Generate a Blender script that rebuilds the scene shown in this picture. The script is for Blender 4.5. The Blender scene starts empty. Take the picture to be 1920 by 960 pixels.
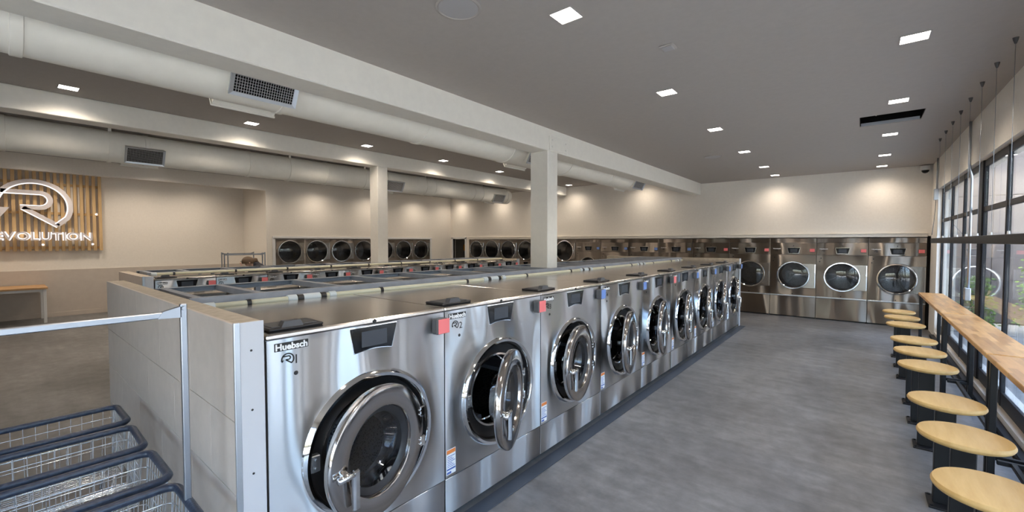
import bpy, bmesh, math, random
from mathutils import Vector, Matrix
random.seed(7)
PI = math.pi
sc = bpy.context.scene
COL = sc.collection

# ------------------------------------------------------------------ camera
CH = 1.75
TH = math.atan(657 / 800.0)      # heading, left of +Y
PT = math.atan(26 / 800.0)       # slight downward pitch
cam = bpy.data.cameras.new('camera')
cam.sensor_width = 36
cam.sensor_fit = 'HORIZONTAL'
cam.lens = 36 * 800 / 1920.0
cam.clip_start = 0.05
camo = bpy.data.objects.new('camera', cam)
COL.objects.link(camo)
camo.location = (0, 0, CH)
camo.rotation_euler = (PI / 2 - PT, 0, TH)
sc.camera = camo

# ------------------------------------------------------------------ sky, exposure
sc.view_settings.view_transform = 'Standard'
sc.view_settings.look = 'None'
sc.view_settings.gamma = 1
sc.view_settings.use_curve_mapping = False
sc.view_settings.exposure = 0.17
world = bpy.data.worlds.new('world')
sc.world = world
world.use_nodes = True
wn = world.node_tree.nodes
wl = world.node_tree.links
wn.clear()
w_out = wn.new('ShaderNodeOutputWorld')
w_bg = wn.new('ShaderNodeBackground')
w_sky = wn.new('ShaderNodeTexSky')
w_sky.sky_type = 'NISHITA'
w_sky.sun_disc = False
w_sky.sun_elevation = math.radians(48)
w_sky.sun_rotation = math.radians(250)
w_sky.air_density = 1.0
w_sky.dust_density = 6.0
w_sky.ozone_density = 0.6
w_bg.inputs['Strength'].default_value = 2.9
wl.new(w_sky.outputs[0], w_bg.inputs[0])
wl.new(w_bg.outputs[0], w_out.inputs[0])
sun = bpy.data.lights.new('sun', 'SUN')
sun.energy = 5.5
sun.angle = math.radians(2)
sun.color = (1, .95, .87)
suno = bpy.data.objects.new('sun', sun)
COL.objects.link(suno)
suno.rotation_euler = (math.radians(40), 0, math.radians(-32))   # from behind the building, over the roof
LAMP_W = 52.0
LAMP_COL = (1, .86, .71)

# ------------------------------------------------------------------ materials
MATS = {}


def mat(name, col=(.5, .5, .5), rough=.5, metal=0., spec=.5, emit=None, estr=0., **kw):
    m = bpy.data.materials.new(name)
    m.use_nodes = True
    b = m.node_tree.nodes['Principled BSDF']
    b.inputs['Base Color'].default_value = (*col, 1)
    b.inputs['Roughness'].default_value = rough
    b.inputs['Metallic'].default_value = metal
    b.inputs['Specular IOR Level'].default_value = spec
    if emit:
        b.inputs['Emission Color'].default_value = (*emit, 1)
        b.inputs['Emission Strength'].default_value = estr
    for k, v in kw.items():
        b.inputs[k.replace('_', ' ')].default_value = v
    MATS[name] = m
    return m


def nodes(m):
    return m.node_tree.nodes, m.node_tree.links, m.node_tree.nodes['Principled BSDF']


def coords(m, scale=(1, 1, 1), rnd=False, kind='Object'):
    n, l, b = nodes(m)
    tc = n.new('ShaderNodeTexCoord')
    mp = n.new('ShaderNodeMapping')
    mp.inputs['Scale'].default_value = scale
    l.new(tc.outputs[kind], mp.inputs['Vector'])
    if rnd:
        oi = n.new('ShaderNodeObjectInfo')
        mu = n.new('ShaderNodeMath')
        mu.operation = 'MULTIPLY'
        mu.inputs[1].default_value = 57.0
        l.new(oi.outputs['Random'], mu.inputs[0])
        l.new(mu.outputs[0], mp.inputs['Location'])
    return mp


def noise(m, vec, scale=5., detail=4., rough=.55):
    n, l, b = nodes(m)
    t = n.new('ShaderNodeTexNoise')
    t.inputs['Scale'].default_value = scale
    t.inputs['Detail'].default_value = detail
    t.inputs['Roughness'].default_value = rough
    l.new(vec.outputs[0], t.inputs['Vector'])
    return t


def ramp(m, src, stops):
    n, l, b = nodes(m)
    r = n.new('ShaderNodeValToRGB')
    e = r.color_ramp.elements
    e[0].position, e[0].color = stops[0][0], (*stops[0][1], 1)
    e[1].position, e[1].color = stops[1][0], (*stops[1][1], 1)
    for p, c in stops[2:]:
        x = e.new(p)
        x.color = (*c, 1)
    l.new(src, r.inputs[0])
    return r


def bump(m, src, strength=.2, dist=.01):
    n, l, b = nodes(m)
    u = n.new('ShaderNodeBump')
    u.inputs['Strength'].default_value = strength
    u.inputs['Distance'].default_value = dist
    l.new(src, u.inputs['Height'])
    l.new(u.outputs[0], b.inputs['Normal'])
    return u


def noisy(name, c1, c2, rough, scale, stretch=(1, 1, 1), bstr=0., bdist=.003, metal=0., lo=.35, hi=.65, spec=.5, rnd=False):
    m = mat(name, c1, rough, metal, spec)
    n, l, b = nodes(m)
    v = coords(m, stretch, rnd)
    t = noise(m, v, scale, 6)
    r = ramp(m, t.outputs['Fac'], [(lo, c1), (hi, c2)])
    l.new(r.outputs[0], b.inputs['Base Color'])
    if bstr:
        bump(m, t.outputs['Fac'], bstr, bdist)
    return m


def steel(name, col, rough, wav=.0016, aniso=.0, scale=1.7, vertical=True):
    m = mat(name, col, rough, 1.0)
    n, l, b = nodes(m)
    v = coords(m, (1, 1.6, .55) if vertical else (1, 1, 1), True)
    t = noise(m, v, scale, 0., .4)
    bump(m, t.outputs['Fac'], 1.0, wav)
    v2 = coords(m, (6, 6, 260))
    t2 = noise(m, v2, 1.0, 2)
    r = ramp(m, t2.outputs['Fac'], [(.3, (rough * .96,) * 3), (.7, (rough * 1.05,) * 3)])
    l.new(r.outputs[0], b.inputs['Roughness'])
    if aniso:
        b.inputs['Anisotropic'].default_value = aniso
        c = n.new('ShaderNodeCombineXYZ')
        c.inputs[2].default_value = 1
        l.new(c.outputs[0], b.inputs['Tangent'])
    return m


def glass(name, tint, f0=.06, rough=.02):
    m = bpy.data.materials.new(name)
    m.use_nodes = True
    n, l = m.node_tree.nodes, m.node_tree.links
    n.clear()
    o = n.new('ShaderNodeOutputMaterial')
    mx = n.new('ShaderNodeMixShader')
    tr = n.new('ShaderNodeBsdfTransparent')
    tr.inputs[0].default_value = (*tint, 1)
    gl = n.new('ShaderNodeBsdfGlossy')
    gl.inputs['Roughness'].default_value = rough
    lw = n.new('ShaderNodeLayerWeight')
    lw.inputs['Blend'].default_value = .5
    pw = n.new('ShaderNodeMath')
    pw.operation = 'POWER'
    pw.inputs[1].default_value = 5
    l.new(lw.outputs['Facing'], pw.inputs[0])
    fr = n.new('ShaderNodeMath')
    fr.operation = 'MULTIPLY_ADD'
    fr.inputs[1].default_value = .9
    fr.inputs[2].default_value = f0
    l.new(pw.outputs[0], fr.inputs[0])
    l.new(fr.outputs[0], mx.inputs[0])
    l.new(tr.outputs[0], mx.inputs[1])
    l.new(gl.outputs[0], mx.inputs[2])
    l.new(mx.outputs[0], o.inputs[0])
    MATS[name] = m
    return m


noisy('wall_paint', (.79, .735, .655), (.82, .765, .685), .85, 30, bstr=.05, bdist=.001)
noisy('ceiling_paint', (.40, .368, .338), (.415, .383, .352), .9, 20)
noisy('beam_paint', (.77, .74, .675), (.80, .77, .70), .6, 15)
noisy('duct_paint', (.82, .79, .71), (.85, .82, .74), .62, 10)
noisy('taupe_panel', (.53, .46, .395), (.56, .49, .42), .5, 9)
noisy('tile_beige', (.54, .47, .42), (.58, .505, .45), .42, 14, rnd=True)
mat('grout', (.36, .33, .31), .9)
noisy('board_edge', (.42, .36, .28), (.52, .45, .36), .85, 22)
mat('white_trim', (.72, .71, .70), .45)
mat('end_board', (.56, .57, .60), .5)
m = noisy('concrete', (.10, .10, .10), (.19, .188, .187), .42, .9, (1, 1, 1), .06, .002, lo=.3, hi=.7, spec=.45)
n_, l_, b_ = nodes(m)
t1_ = noise(m, coords(m), 7., 8, .65)
r1_ = ramp(m, t1_.outputs['Fac'], [(.35, (.78, .78, .78)), (.65, (1.18, 1.18, 1.18))])
t2_ = noise(m, coords(m, (.5, 3.0, 1)), 3., 5, .6)
r2_ = ramp(m, t2_.outputs['Fac'], [(.42, (.90, .90, .90)), (.62, (1.08, 1.08, 1.08))])
src_ = b_.inputs['Base Color'].links[0].from_socket
for rr_ in (r1_, r2_):
    mx_ = n_.new('ShaderNodeMixRGB')
    mx_.blend_type = 'MULTIPLY'
    mx_.inputs[0].default_value = 1
    l_.new(src_, mx_.inputs[1])
    l_.new(rr_.outputs[0], mx_.inputs[2])
    src_ = mx_.outputs[0]
l_.new(src_, b_.inputs['Base Color'])
mat('plinth_shade', (.035, .045, .062), .55)
noisy('pavement', (.20, .20, .20), (.26, .26, .26), .9, 3)
noisy('facade', (.095, .085, .09), (.115, .105, .11), .8, 4)
noisy('reflection_block', (.07, .075, .09), (.10, .105, .12), .8, 2)
steel('steel_front', (.59, .605, .63), .33, .17, 1.0, 1.9)
steel('steel_dryer', (.255, .218, .187), .32, .11, 1.0, 1.7)
steel('steel_plate', (.36, .34, .32), .25, .006, .8)
steel('steel_top', (.58, .55, .52), .20, .0008, 0, 1.2, False)
steel('steel_side', (.50, .50, .50), .35, .0005)
mat('chrome', (.78, .79, .80), .07, 1.)
mat('chrome_wire', (.72, .73, .75), .16, 1.)
steel('door_steel', (.50, .47, .45), .13, .0002, 0)
mat('galvanised', (.55, .58, .62), .42, 1.)
mat('rack_steel', (.36, .38, .42), .38, 1.)
mat('rubber', (.012, .012, .013), .45)
mat('black_plastic', (.02, .02, .022), .35)
mat('grey_plastic', (.07, .07, .075), .45)
mat('display_glass', (.006, .007, .009), .10, spec=.25)
mat('screen', (.045, .052, .065), .25, spec=.3)
mat('pink_tag', (.86, .20, .20), .6)
mat('blue_tag', (.16, .27, .62), .5)
mat('paper', (.80, .80, .80), .6)
mat('orange_print', (.75, .22, .05), .6)
mat('blue_print', (.08, .14, .4), .6)
mat('black_ink', (.02, .02, .02), .6)
mat('white_ink', (.85, .85, .85), .5)
glass('bowl_glass', (.30, .32, .35), .20, .05)
glass('door_glass', (.55, .57, .60), .09)
glass('window_glass', (.90, .95, .96))
noisy('grey_channel', (.25, .265, .30), (.31, .325, .36), .45, 8)
noisy('cream_pipe', (.66, .63, .46), (.72, .69, .52), .45, 6)
mat('pale_coupling', (.60, .66, .68), .4)
mat('black_metal', (.009, .009, .010), .42, 0., .3)
mat('dark_frame', (.010, .010, .013), .45, 0., .3)
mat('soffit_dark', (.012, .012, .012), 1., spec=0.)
noisy('vinyl_blue', (.016, .026, .05), (.03, .045, .08), .3, 60, bstr=.5, bdist=.004)
mat('caster_rubber', (.03, .03, .03), .6)
mat('light_lens', (1, 1, 1), .4, emit=(1, .95, .90), estr=7.0)
mat('sign_edge', (1, 1, 1), .4, emit=(1, .97, 1.0), estr=.95)
mat('sign_face', (.74, .69, .69), .5)
mat('speaker_mesh', (.42, .41, .41), .8)
mat('hair', (.11, .065, .035), .5)
mat('skin', (.60, .38, .28), .55)
mat('dark_cloth', (.03, .03, .04), .9)
mat('denim', (.07, .09, .15), .9)
mat('orange_plastic', (.85, .35, .02), .5)
mat('pvc_white', (.75, .73, .68), .4)
noisy('leaf_green', (.06, .13, .02), (.20, .28, .05), .6, 8)

# perforated drum
m = mat('drum', (.30, .30, .31), .35, 1.)
n_, l_, b_ = nodes(m)
v_ = coords(m)
vo = n_.new('ShaderNodeTexVoronoi')
vo.inputs['Scale'].default_value = 75
l_.new(v_.outputs[0], vo.inputs['Vector'])
r_ = ramp(m, vo.outputs['Distance'], [(.30, (.015, .015, .016)), (.36, (.16, .16, .165))])
l_.new(r_.outputs[0], b_.inputs['Base Color'])


def wood(name, c1, c2, along='y', staves=True, rough=.35):
    m = mat(name, c1, rough)
    n, l, b = nodes(m)
    st = (9, 1.2, 9) if along == 'y' else (9, 9, .8)
    v = coords(m, st, True)
    t = noise(m, v, 3.0, 8, .6)
    r = ramp(m, t.outputs['Fac'], [(.32, c1), (.68, c2)])
    if staves:
        v2 = coords(m, (1, 1, 1), True)
        v2.inputs['Rotation'].default_value = (0, 0, PI / 2)
        br = n.new('ShaderNodeTexBrick')
        br.inputs['Scale'].default_value = 1
        br.inputs['Brick Width'].default_value = .30
        br.inputs['Row Height'].default_value = .042
        br.inputs['Mortar Size'].default_value = .0
        br.inputs['Bias'].default_value = -.1
        br.inputs['Color1'].default_value = (1.12, 1.1, 1.06, 1)
        br.inputs['Color2'].default_value = (.58, .48, .40, 1)
        l.new(v2.outputs[0], br.inputs['Vector'])
        mx = n.new('ShaderNodeMixRGB')
        mx.blend_type = 'MULTIPLY'
        mx.inputs[0].default_value = .8
        l.new(r.outputs[0], mx.inputs[1])
        l.new(br.outputs['Color'], mx.inputs[2])
        l.new(mx.outputs[0], b.inputs['Base Color'])
    else:
        l.new(r.outputs[0], b.inputs['Base Color'])
    return m


wood('butcher_block', (.50, .255, .085), (.65, .375, .14), 'y', True, .28)
wood('seat_wood', (.50, .31, .105), (.60, .395, .155), 'y', False, .5)
wood('slat_wood', (.56, .37, .17), (.67, .46, .23), 'z', False, .55)
wood('table_wood', (.42, .24, .10), (.52, .32, .15), 'y', True, .45)

# ------------------------------------------------------------------ mesh helpers


class MB:
    def __init__(s):
        s.v, s.f, s.sm = [], [], []

    def add(s, vs, fs, smooth=False):
        o = len(s.v)
        s.v += [tuple(p) for p in vs]
        s.f += [tuple(i + o for i in f) for f in fs]
        s.sm += [smooth] * len(fs)
        return s

    def box(s, x0, x1, y0, y1, z0, z1, c=0.):
        if x0 > x1: x0, x1 = x1, x0
        if y0 > y1: y0, y1 = y1, y0
        if z0 > z1: z0, z1 = z1, z0
        if c <= 0:
            vs = [(x, y, z) for x in (x0, x1) for y in (y0, y1) for z in (z0, z1)]
            return s.add(vs, [(0, 1, 3, 2), (4, 6, 7, 5), (0, 4, 5, 1), (2, 3, 7, 6), (0, 2, 6, 4), (1, 5, 7, 3)])
        c = min(c, (x1 - x0) * .49, (y1 - y0) * .49, (z1 - z0) * .49)
        bm = bmesh.new()
        bmesh.ops.create_cube(bm, size=1)
        for v in bm.verts:
            v.co = Vector(((x0 + x1) / 2 + v.co.x * (x1 - x0), (y0 + y1) / 2 + v.co.y * (y1 - y0), (z0 + z1) / 2 + v.co.z * (z1 - z0)))
        bmesh.ops.bevel(bm, geom=bm.edges[:], offset=c, segments=1, affect='EDGES')
        bm.verts.index_update()
        s.add([v.co[:] for v in bm.verts], [[v.index for v in f.verts] for f in bm.faces])
        bm.free()
        return s

    def lathe(s, prof, o=(0, 0, 0), axis='x', n=48, a0=0., a1=2 * PI, smooth=True):
        """prof: list of (r, h) with h along the axis; sharp corners of the profile stay sharp"""
        if smooth and len(prof) > 2:
            for i in range(1, len(prof) - 1):
                d0 = Vector((prof[i][0] - prof[i - 1][0], prof[i][1] - prof[i - 1][1]))
                d1 = Vector((prof[i + 1][0] - prof[i][0], prof[i + 1][1] - prof[i][1]))
                if d0.length > 1e-6 and d1.length > 1e-6 and d0.angle(d1) > .62:
                    s.lathe(prof[:i + 1], o, axis, n, a0, a1, smooth)
                    return s.lathe(prof[i:], o, axis, n, a0, a1, smooth)
        full = abs(a1 - a0 - 2 * PI) < 1e-6
        k = n if full else n + 1
        vs = []
        for r, h in prof:
            for i in range(k):
                a = a0 + (a1 - a0) * i / n
                c, q = r * math.cos(a), r * math.sin(a)
                p = {'x': (h, c, q), 'y': (c, h, q), 'z': (c, q, h)}[axis]
                vs.append((p[0] + o[0], p[1] + o[1], p[2] + o[2]))
        fs = []
        for j in range(len(prof) - 1):
            for i in range(n):
                i2 = (i + 1) % k
                a, b, c, d = j * k + i, j * k + i2, (j + 1) * k + i2, (j + 1) * k + i
                fs.append((a, b, c, d))
        return s.add(vs, fs, smooth)

    def tube(s, pts, r, n=8, closed=False, smooth=True, caps=True):
        pts = [Vector(p) for p in pts]
        N = len(pts)
        vs, fs = [], []
        up0 = None
        for i, p in enumerate(pts):
            if closed:
                d = (pts[(i + 1) % N] - pts[i - 1])
            else:
                d = pts[min(i + 1, N - 1)] - pts[max(i - 1, 0)]
            d.normalize()
            if up0 is None:
                up0 = Vector((0, 0, 1)) if abs(d.z) < .9 else Vector((1, 0, 0))
            u = (up0 - d * up0.dot(d))
            if u.length < 1e-4:
                u = d.orthogonal()
            u.normalize()
            up0 = u
            w = d.cross(u)
            for k in range(n):
                a = 2 * PI * (k + .5) / n
                vs.append(tuple(p + u * (r * math.cos(a)) + w * (r * math.sin(a))))
        for i in range(N if closed else N - 1):
            j = (i + 1) % N
            for k in range(n):
                k2 = (k + 1) % n
                fs.append((i * n + k, i * n + k2, j * n + k2, j * n + k))
        if not closed and caps:
            fs.append(tuple(range(n - 1, -1, -1)))
            fs.append(tuple((N - 1) * n + k for k in range(n)))
        return s.add(vs, fs, smooth)

    def prism(s, poly, h0, h1, axis='x'):
        """poly: list of (a, b); extruded along axis. x: (h,a,b)  y: (a,h,b)  z: (a,b,h)"""
        f = {'x': lambda a, b, h: (h, a, b), 'y': lambda a, b, h: (a, h, b), 'z': lambda a, b, h: (a, b, h)}[axis]
        n = len(poly)
        vs = [f(a, b, h0) for a, b in poly] + [f(a, b, h1) for a, b in poly]
        fs = [tuple(range(n - 1, -1, -1)), tuple(range(n, 2 * n))] + [(i, (i + 1) % n, n + (i + 1) % n, n + i) for i in range(n)]
        return s.add(vs, fs)

    def holeplate(s, y0, y1, z0, z1, cy, cz, r, x0, x1, n=64, holes=None):
        """plate in the yz plane with one round hole"""
        angs = [2 * PI * i / n for i in range(n)]
        for cy_, cz_ in ((y0, z0), (y1, z0), (y1, z1), (y0, z1)):
            angs.append(math.atan2(cz_ - cz, cy_ - cy) % (2 * PI))
        angs = sorted(set(round(a, 6) for a in angs))
        k = len(angs)
        inn, out = [], []
        for a in angs:
            c, q = math.cos(a), math.sin(a)
            t = 1e9
            if c > 1e-9: t = min(t, (y1 - cy) / c)
            if c < -1e-9: t = min(t, (y0 - cy) / c)
            if q > 1e-9: t = min(t, (z1 - cz) / q)
            if q < -1e-9: t = min(t, (z0 - cz) / q)
            inn.append((cy + r * c, cz + r * q))
            out.append((cy + t * c, cz + t * q))
        vs = [(x1, a, b) for a, b in inn] + [(x1, a, b) for a, b in out] + [(x0, a, b) for a, b in inn] + [(x0, a, b) for a, b in out]
        fs = []
        for i in range(k):
            j = (i + 1) % k
            fs += [(i, k + i, k + j, j), (2 * k + i, 2 * k + j, 3 * k + j, 3 * k + i), (i, j, 2 * k + j, 2 * k + i), (k + i, 3 * k + i, 3 * k + j, k + j)]
        return s.add(vs, fs)

    def mesh(s, name, m):
        me = bpy.data.meshes.new(name)
        me.from_pydata(s.v, [], s.f)
        me.polygons.foreach_set('use_smooth', s.sm)
        if m:
            me.materials.append(MATS[m])
        bm = bmesh.new()
        bm.from_mesh(me)
        bmesh.ops.recalc_face_normals(bm, faces=bm.faces)
        bm.to_mesh(me)
        bm.free()
        me.update()
        return me

    def build(s, name, m, parent=None, loc=None, kind=None):
        return link(name, s.mesh(name, m), parent, loc, kind)


def link(name, me, parent=None, loc=None, kind=None):
    o = bpy.data.objects.new(name, me)
    COL.objects.link(o)
    if parent:
        o.parent = parent
    if loc:
        o.location = loc
    if kind:
        o['kind'] = kind
    return o


def thing(name, label, cat, loc=(0, 0, 0), rz=0., group=None):
    o = bpy.data.objects.new(name, None)
    o.empty_display_size = .1
    COL.objects.link(o)
    o.location = loc
    o.rotation_euler = (0, 0, rz)
    return tag(o, label, cat, group)


def tag(o, label, cat, group=None):
    o['label'] = label
    o['category'] = cat
    if group:
        o['group'] = group
    return o


KIDS = {}


def kids(o):
    return [c for c in COL.objects if c.parent == o]


def copy_tree(o, parent=None, tree=None):
    c = o.copy()
    COL.objects.link(c)
    c.parent = parent
    for ch in (tree or CH_MAP).get(o, []):
        copy_tree(ch, c, tree)
    return c


CH_MAP = {}


def snapshot(o):
    """remember the children of a prototype and of its parts"""
    def rec(p):
        CH_MAP[p] = [c for c in p.children]
        for c in p.children:
            rec(c)
    rec(o)
    return o


def text_mb(body, size, depth, bold=0., sx=1., flat_x=True):
    cu = bpy.data.curves.new('t', 'FONT')
    cu.body = body
    cu.size = size
    cu.extrude = depth / 2
    cu.offset = bold
    cu.resolution_u = 3
    ob = bpy.data.objects.new('t', cu)
    me = bpy.data.meshes.new_from_object(ob)
    b = MB()
    b.add([(v.co.z, v.co.x * sx, v.co.y) for v in me.vertices], [tuple(p.vertices) for p in me.polygons])
    bpy.data.objects.remove(ob)
    bpy.data.curves.remove(cu)
    bpy.data.meshes.remove(me)
    return b


def shift(b, dx, dy, dz):
    b.v = [(x + dx, y + dy, z + dz) for x, y, z in b.v]
    return b


def bounds(b, k):
    a = [v[k] for v in b.v]
    return min(a), max(a)


def logo_strokes():
    """the ring-arrow R mark as centre lines in a unit frame (origin = ring centre, ring radius .57)"""
    arc = [(.57 * math.cos(a), .57 * math.sin(a)) for a in [math.radians(200 - i * 225 / 40) for i in range(41)]]
    arc.append((.355, -.41))
    leg = [(.37, -.425), (-.17, -.03)]
    bowl = [(-.21, -.02), (.08, -.02)] + [(.08 + .17 * math.cos(a), .15 + .17 * math.sin(a)) for a in [math.radians(-90 + i * 180 / 14) for i in range(15)]] + [(-.48, .32)]
    arrow = [(-.36, -.03), (-.50, -.26), (-.68, -.05)]
    return [arc, leg, bowl], arrow


def ribbon(pts, w):
    P = [Vector(p) for p in pts]
    L, R = [], []
    for i, p in enumerate(P):
        d = (P[min(i + 1, len(P) - 1)] - P[max(i - 1, 0)]).normalized()
        nrm = Vector((-d.y, d.x))
        L.append(p + nrm * w / 2)
        R.append(p - nrm * w / 2)
    return L, R


def logo_mb(cx, cz, s, w, x0, x1):
    b = MB()
    st, ar = logo_strokes()
    for pts in st:
        L, R = ribbon(pts, w)
        for i in range(len(L) - 1):
            b.prism([(cx + q.x * s, cz + q.y * s) for q in (L[i], L[i + 1], R[i + 1], R[i])], x0, x1, 'x')
    b.prism([(cx + a * s, cz + c * s) for a, c in ar], x0, x1, 'x')
    return b


ORD = ['first', 'second', 'third', 'fourth', 'fifth', 'sixth', 'seventh', 'eighth', 'ninth', 'tenth', 'eleventh', 'twelfth', 'thirteenth']

# ------------------------------------------------------------------ setting
XR = 1.05          # right wall, inner face
XL = -14.65        # back of the alcove on the left
XL2 = -12.96       # wall the left dryers stand in
YF = 11.85         # far wall / dryer fronts
YB = -3.5
ZC = 3.28          # ceiling by the windows
ZC2 = 3.52         # ceiling beyond the first beam

MB().box(XL - .3, XR + .25, YB - .3, 13.2, -.2, 0).build('floor', 'concrete', kind='structure')
# ceiling by the windows with the rectangular opening left in it
OX0, OX1, OY0, OY1 = -.06, .53, 6.82, 7.38
b = MB()
b.box(-3.45, XR + .3, YB - .3, OY0, ZC, ZC + .04)
b.box(-3.45, XR + .3, OY1, 13.3, ZC, ZC + .04)
b.box(-3.45, OX0, OY0, OY1, ZC, ZC + .04)
b.box(OX1, XR + .3, OY0, OY1, ZC, ZC + .04)
ceil1 = b.build('ceiling', 'ceiling_paint', kind='structure')
b = MB()
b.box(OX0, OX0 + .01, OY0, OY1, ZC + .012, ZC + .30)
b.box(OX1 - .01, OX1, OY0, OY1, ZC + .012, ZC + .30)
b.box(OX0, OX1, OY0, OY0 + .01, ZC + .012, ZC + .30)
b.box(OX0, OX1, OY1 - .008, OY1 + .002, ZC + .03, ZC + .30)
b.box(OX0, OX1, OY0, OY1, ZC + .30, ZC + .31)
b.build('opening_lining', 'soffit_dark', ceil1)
MB().box(OX0 + .01, OX1 - .01, OY1 - .012, OY1, ZC + .005, ZC + .042).build('opening_flange', 'galvanised', ceil1)
MB().tube([(OX0 + .08, OY1 - .1, ZC + .30), (OX0 + .1, OY1 - .12, ZC + .16), (OX0 + .16, OY1 - .1, ZC + .10), (OX0 + .2, OY1 - .12, ZC + .2)], .006, 6).build('loose_cable', 'cream_pipe', ceil1)
MB().box(XL - .3, -3.45, YB - .3, 13.3, ZC2, ZC2 + .04).build('ceiling', 'ceiling_paint', kind='structure')
MB().box(-3.46, -3.44, YB - .3, YF + .3, ZC, ZC2).build('ceiling', 'ceiling_paint', kind='structure')

# walls
b = MB()
b.box(XR, XR + .25, YB, 10.95, 2.72, ZC)
b.box(XR, XR + .25, 10.95, 13.2, 0, ZC)
b.box(XR, XR + .25, YB, 10.95, -.1, .10)
b.box(XR, XR + .25, YB, -2.6, .10, 2.72)
b.build('wall_right', 'wall_paint', kind='structure')
b = MB()
ZD = 1.845
b.box(XL2 - .01, XR + .2, YF, YF + .12, ZD + .03, ZC2)
b.box(-12.13, -11.905, YF, YF + .12, 0, ZD + .03)
b.box(XL2 - .2, -12.81, YF, YF + .12, 0, ZD + .03)
b.box(XL - .15, XR, 13.05, 13.2, 0, ZC2)
b.build('wall_far', 'wall_paint', kind='structure')
b = MB()
b.box(XL - .15, XL, YB, 4.9, 0, ZC2)
b.box(XL2 - .12, XL2, YB, 4.9, 3.2, ZC2)                      # bulkhead over the alcove
b.box(XL, XL2, 4.9, 5.13, 0, ZC2)
b.box(XL - .15, XL, 4.9, 13.05, 0, ZC2)
b.box(XL2 - .12, XL2, 5.13, 10.76, ZD + .03, ZC2)
b.box(XL2 - .12, XL2, 10.76, YF + .1, 0, ZC2)
b.build('wall_left', 'wall_paint', kind='structure')
MB().box(XL, XL + .02, YB, 4.9, 0, 1.10).build('wainscot_wall', 'taupe_panel', kind='structure')
BW = [(-2.9, .7)]          # storefront glazing behind the camera
b = MB()
b.box(XL, XR + .2, YB - .15, YB, 2.72, ZC2)
b.box(XL, BW[0][0], YB - .15, YB, 0, 2.72)
b.box(BW[0][1], XR + .2, YB - .15, YB, 0, 2.72)
b.build('wall_back', 'wall_paint', kind='structure')
# trims above the dryers
b = MB()
b.box(-11.93, 1.0, YF - .03, YF + .05, ZD + .01, ZD + .075, .006)
b.box(-11.95, 1.0, YF - .045, YF + .0, ZD + .075, ZD + .095, .004)
b.build('trim_1', 'wall_paint', kind='structure')
b = MB()
b.box(XL2 - .05, XL2 + .03, 5.05, 10.84, ZD + .01, ZD + .075, .006)
b.box(XL2 - .05, XL2 + .02, 5.05, 5.13, 0, ZD + .01, .004)
b.box(XL2 - .05, XL2 + .02, 10.76, 10.84, 0, ZD + .01, .004)
b.build('trim_2', 'white_trim', kind='structure')
b = MB()
b.box(-12.90, -12.81, YF - .02, YF + .1, 0, 1.93, .004)
b.box(-12.13, -12.04, YF - .02, YF + .1, 0, 1.93, .004)
b.box(-12.90, -12.04, YF - .02, YF + .1, ZD + .03, 1.95, .004)
b.build('door_1', 'white_trim', kind='structure')
b = MB()
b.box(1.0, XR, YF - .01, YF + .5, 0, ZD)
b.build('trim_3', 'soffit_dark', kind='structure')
b = MB()
b.box(XL, XL + .03, YB, 4.9, 0, .10)
b.build('baseboard_left', 'taupe_panel', kind='structure')

# beams and columns
beam1 = MB().box(-3.58, -3.30, YB, YF - .05, 2.985, ZC2, .008).build('beam', 'beam_paint', kind='structure')
p = MB().box(-3.302, -3.288, 4.81, 5.27, 3.0, 3.19, .003).build('bolt_plate', 'beam_paint', beam1)
for yy in (4.87, 5.21):
    for zz in (3.05, 3.14):
        MB().lathe([(0, .012), (.012, .012), (.014, 0)], (-3.289, yy, zz), 'x', 8).build('bolt', 'beam_paint', p)
MB().box(-7.70, -7.42, YB, YF - .05, 3.25, ZC2, .008).build('beam', 'beam_paint', kind='structure')
MB().box(-3.585, -3.295, 4.77, 5.01, 0, 2.985, .006).build('column', 'beam_paint', kind='structure')
MB().box(-7.70, -7.425, 4.86, 5.09, 0, 3.25, .006).build('column', 'beam_paint', kind='structure')

# windows in the right wall
ZW0, ZW1, ZT = .10, 2.72, 2.11
GX = 1.12
secs = [(7.72, 10.95), (4.28, 7.50), (.84, 4.06), (-2.6, .62)]
for wi, (y0, y1) in enumerate(secs):
    w = bpy.data.objects.new('window_%d' % (wi + 1), None)
    COL.objects.link(w)
    w['kind'] = 'structure'
    w.location = (GX, y0, 0)
    def B(name, a0, a1, z0, z1, x0=1.105, x1=1.135):
        return MB().box(x0 - GX, x1 - GX, a0 - y0, a1 - y0, z0, z1, .004).build(name, 'dark_frame', w)
    B('top_rail', y0, y1, ZW1 - .08, ZW1)
    B('bottom_rail', y0, y1, ZW0, ZW0 + .14)
    B('transom', y0, y1, ZT, ZT + .06)
    n = 3
    for k in range(n + 1):
        c = y0 + (y1 - y0) * k / n
        B('mullion', max(y0, c - .026), min(y1, c + .026), ZW0, ZW1, 1.100, 1.136)
    for k in range(n):
        a, c = y0 + (y1 - y0) * k / n + .03, y0 + (y1 - y0) * (k + 1) / n - .03
        for z0, z1 in ((ZW0 + .13, ZT + .01), (ZT + .05, ZW1 - .07)):
            MB().box(-.004, .004, a - y0, c - y0, z0, z1).build('pane', 'window_glass', w)
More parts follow.
